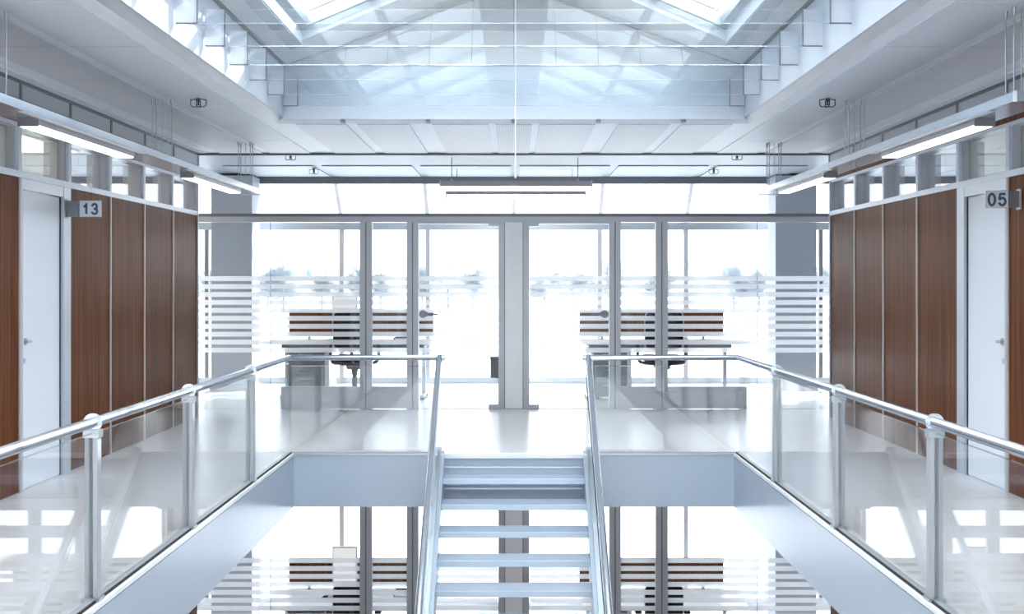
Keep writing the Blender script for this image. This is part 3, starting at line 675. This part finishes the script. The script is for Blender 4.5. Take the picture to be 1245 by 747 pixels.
def chair(x, lab):
    y = 15.48
    C_ = R('office_chair', (x, y, 0), lab, 'chair', 'black office chairs')
    bk = P('backrest', 'mesh', C_, fn=shell(x, y - .22, .72, 1.25, .50, .03, .06, .03, .11))
    def rim(k=1.0):
        pts = []
        for i in range(25):
            an = -.35 * math.pi / 2 + (math.pi + .35 * math.pi) * i / 24 if False else math.pi * i / 24
            px = math.cos(an); pz = math.sin(an)
            xx = math.copysign(abs(px) ** .45, px) * .255
            pts.append((x + xx, y - .235 - .06 * (1 - (xx / .25) ** 2), 1.06 + abs(pz) ** .5 * .195))
        return pts
    P('rim', 'framelt', bk, t([(x + .25, y - .225, .74)] + rim() + [(x - .25, y - .225, .74)], .008, 6))
    P('spine', 'chairframe', C_, t([(x, y - .02, .54), (x, y - .20, .56), (x, y - .30, .70), (x, y - .315, .95)], .026, 8))
    def cushion(bm):
        n = 24; rings = []
        for (zz, k) in ((.545, .80), (.555, .95), (.585, 1.0), (.615, .98), (.632, .88), (.636, .6)):
            ring = []
            for i in range(n):
                an = 2 * math.pi * i / n; cx, cy = math.cos(an), math.sin(an)
                ring.append(bm.verts.new((x + math.copysign(abs(cx) ** .55, cx) * .27 * k, y + .03 + math.copysign(abs(cy) ** .55, cy) * .25 * k, zz + (.01 * abs(cx)))))
            rings.append(ring)
        for a_, b_ in zip(rings, rings[1:]):
            for i in range(n):
                f = bm.faces.new((a_[i], a_[(i + 1) % n], b_[(i + 1) % n], b_[i])); f.smooth = True
        bm.faces.new(rings[0][::-1]); bm.faces.new(rings[-1])
    P('seat', 'mesh', C_, fn=cushion)
    P('seat_shell', 'chairframe', C_, p([(x - .31, .545), (x - .25, .515), (x - .10, .505), (x - .09, .455), (x + .09, .455), (x + .10, .505), (x + .25, .515), (x + .31, .545)], y - .12, y + .15))
    for sx in (-1, 1):
        ar = P('armrest_support', 'chairframe', C_, t([(x + sx * .20, y, .525), (x + sx * .29, y, .545), (x + sx * .325, y, .60), (x + sx * .325, y, .80)], .022, 8))
        P('arm_pad', 'mesh', ar, b(x + sx * .325 - .045, x + sx * .325 + .045, y - .13, y + .13, .80, .832), bevel=.012)
    P('gas_lift', 'chairframe', C_, c((x, y, .10), (x, y, .34), .036), c((x, y, .34), (x, y, .46), .028, .05))
    P('height_lever', 'chairframe', C_, t([(x + .05, y - .05, .49), (x + .16, y - .08, .455), (x + .20, y - .08, .45)], .006, 6))
    for k in range(5):
        an = math.radians(90 + 72 * k + 12); ex, ey = x + math.cos(an) * .30, y + math.sin(an) * .30
        l = P('base_leg', 'chairframe', C_, t([(x, y, .11), (ex, ey, .075)], .020, 8))
        P('caster', 'black', l, c((ex - .02, ey, .032), (ex + .02, ey, .032), .032, seg=12), c((ex, ey, .03), (ex, ey, .08), .010, seg=8))
    return C_
def monitor(x, lab):
    y = 16.55
    Q = R('monitor', (x, y, .80), lab, 'monitor', 'white portrait screens')
    P('housing', 'frame', Q, b(x - .180, x + .180, y, y + .035, .90, 1.425), bevel=.004)
    P('screen', 'screen', Q, b(x - .163, x + .163, y - .004, y, .905, 1.408))
    P('chin', 'paper', Q, b(x - .165, x + .165, y - .006, y, .895, .93))
    P('stand', 'deskwhite', Q, b(x - .03, x + .03, y + .035, y + .06, .81, 1.1), p([(x - .14 + 0, 0) , (x + .14, 0), (x + .10, 0)], y, y) if False else b(x - .13, x + .13, y - .09, y + .10, .80, .812))
    return Q
def keyboard(x, lab):
    y = 16.15
    Q = R('keyboard', (x, y, .80), lab, 'keyboard', 'black keyboards with mats')
    P('desk_mat', 'mesh', Q, p([(x - .36, y - .10), (x + .36, y - .10), (x + .33, y + .12), (x - .33, y + .12)], .800, .804, 'z'))
    P('case', 'black', Q, b(x - .26, x + .20, y - .07, y + .08, .804, .820), bevel=.003)
    P('keys', 'key', Q, *[b(x - .25 + i * .028, x - .228 + i * .028, y - .06 + j * .027, y - .037 + j * .027, .820, .826) for i in range(8) for j in range(5)], kind='stuff')
    return Q
def papers(x, lab):
    y = 16.35
    Q = R('document_tray', (x, y, .80), lab, 'tray', 'document trays')
    P('tray', 'drawer', Q, b(x - .13, x + .13, y - .17, y + .17, .800, .806), b(x - .13, x + .13, y + .165, y + .17, .806, .84), b(x - .13, x - .125, y - .17, y + .17, .806, .84), b(x + .125, x + .13, y - .17, y + .17, .806, .84))
    P('paper_stack', 'paper', Q, b(x - .115, x + .115, y - .16, y + .155, .806, .832)); P('folder', 'chairframe', Q, b(x - .12, x + .11, y - .155, y + .15, .832, .838))
    return Q
upper = [
 (desk(-3.27, -1, 'white desk with walnut screen in the upper left office'), 'white desk with walnut screen in the lower left office'),
 (desk(.952, 1, 'white desk with walnut screen in the upper right office'), 'white desk with walnut screen in the lower right office'),
 (pedestal(-3.12, -2.60, 'grey three-drawer pedestal under the upper left desk'), 'grey three-drawer pedestal under the lower left desk'),
 (pedestal(1.09, 1.56, 'grey three-drawer pedestal under the upper right desk'), 'grey three-drawer pedestal under the lower right desk'),
 (chair(-2.14, 'black office chair at the upper left desk, back to the corridor'), 'black office chair at the lower left desk, back to the corridor'),
 (chair(1.99, 'black office chair at the upper right desk, back to the corridor'), 'black office chair at the lower right desk, back to the corridor'),
 (monitor(-2.43, 'white portrait screen on the upper left desk'), 'white portrait screen on the lower left desk, seen through the stair opening'),
 (keyboard(-2.35, 'black keyboard on a dark mat on the upper left desk'), 'black keyboard on a dark mat on the lower left desk'),
 (papers(-1.56, 'flat tray of papers at the right of the upper left desk'), 'flat tray of papers at the right of the lower left desk'),
]
for o, lab in upper: copy_tree(o, (0, 0, -H), None, lab)
bn = R('wall_bin', (-.2, 16.0, .28), 'dark blue-grey wall bin behind the left glass door post', 'bin')
P('body', 'bin', bn, p([(-.325, .30), (-.09, .28), (-.09, .56), (-.325, .56)], 15.9, 16.15), bevel=.004)
P('lid', 'black', bn, b(-.33, -.09, 15.89, 16.16, .56, .585), bevel=.004)

# ================================================================== TREES OUTSIDE
def tree(x, y, h, wd, kind, lab):
    T = R('fir_tree' if kind == 'fir' else 'bare_tree', (x, y, -3.9), lab, 'tree', 'hazy trees beyond the windows')
    P('trunk', 'trunk', T, c((x, y, -3.9), (x, y, -3.9 + h * .4), .25, .15, 8))
    rnd = random.Random(int(x * 10 + y))
    def fn(bm):
        if kind == 'fir':
            n = 7
            for k in range(n):
                zb = -3.9 + h * (.12 + .80 * k / n); zt = zb + h * .26; r = wd / 2 * (1 - k / n) ** .8
                m_ = 12; ring = [bm.verts.new((x + math.cos(2 * math.pi * i / m_) * r * rnd.uniform(.7, 1.1), y + math.sin(2 * math.pi * i / m_) * r * rnd.uniform(.7, 1.1), zb - rnd.uniform(0, .4))) for i in range(m_)]
                top = bm.verts.new((x, y, min(zt, -3.9 + h)))
                for i in range(m_): bm.faces.new((ring[i], ring[(i + 1) % m_], top))
                bm.faces.new(ring[::-1])
        else:
            for k in range(26):
                an = rnd.uniform(0, 6.28); rr = rnd.uniform(0, wd * .5); zc = -3.9 + h * rnd.uniform(.35, .86); r = wd * rnd.uniform(.09, .20)
                res = bmesh.ops.create_icosphere(bm, subdivisions=2, radius=r)
                for v in res['verts']: v.co = v.co * rnd.uniform(.75, 1.2) + Vector((x + math.cos(an) * rr, y + math.sin(an) * rr, zc))
    P('crown', 'tree', T, fn=fn)
spec = [(-43, 215, 12.3, 8, 'fir'), (-46, 230, 9.6, 10, 'b'), (-37, 222, 9.3, 10, 'b'), (-33, 240, 9.6, 11, 'b'), (-26, 225, 8.8, 9, 'b'), (-53, 248, 9.2, 9, 'b'),
        (-17.5, 220, 9.4, 10, 'b'), (-13, 228, 11.4, 8, 'fir'), (-8, 222, 9.6, 9, 'b'), (6, 226, 9.3, 9, 'b'), (12, 218, 9.3, 8, 'b'), (20, 232, 10.2, 11, 'b'),
        (29, 224, 9.9, 10, 'b'), (36, 238, 10.6, 9, 'fir'), (42, 220, 9.6, 10, 'b'), (49, 230, 9.0, 10, 'b'), (-60, 226, 9.5, 11, 'b'), (60, 226, 9.5, 11, 'b')]
for i, (x, y, h, wd, k) in enumerate(sorted(spec)):
    tree(x, y, h, wd, k, 'pale hazy %s far outside, %s from the left along the horizon' % ('pointed fir' if k == 'fir' else 'rounded tree', (ORD + ['thirteenth', 'fourteenth', 'fifteenth', 'sixteenth', 'seventeenth', 'eighteenth'])[i]))
for o in COL.objects:
    if o.parent is None and o.type in ('MESH', 'EMPTY') and o.get('kind') != 'structure' and 'category' not in o: print('NOCAT', o.name)
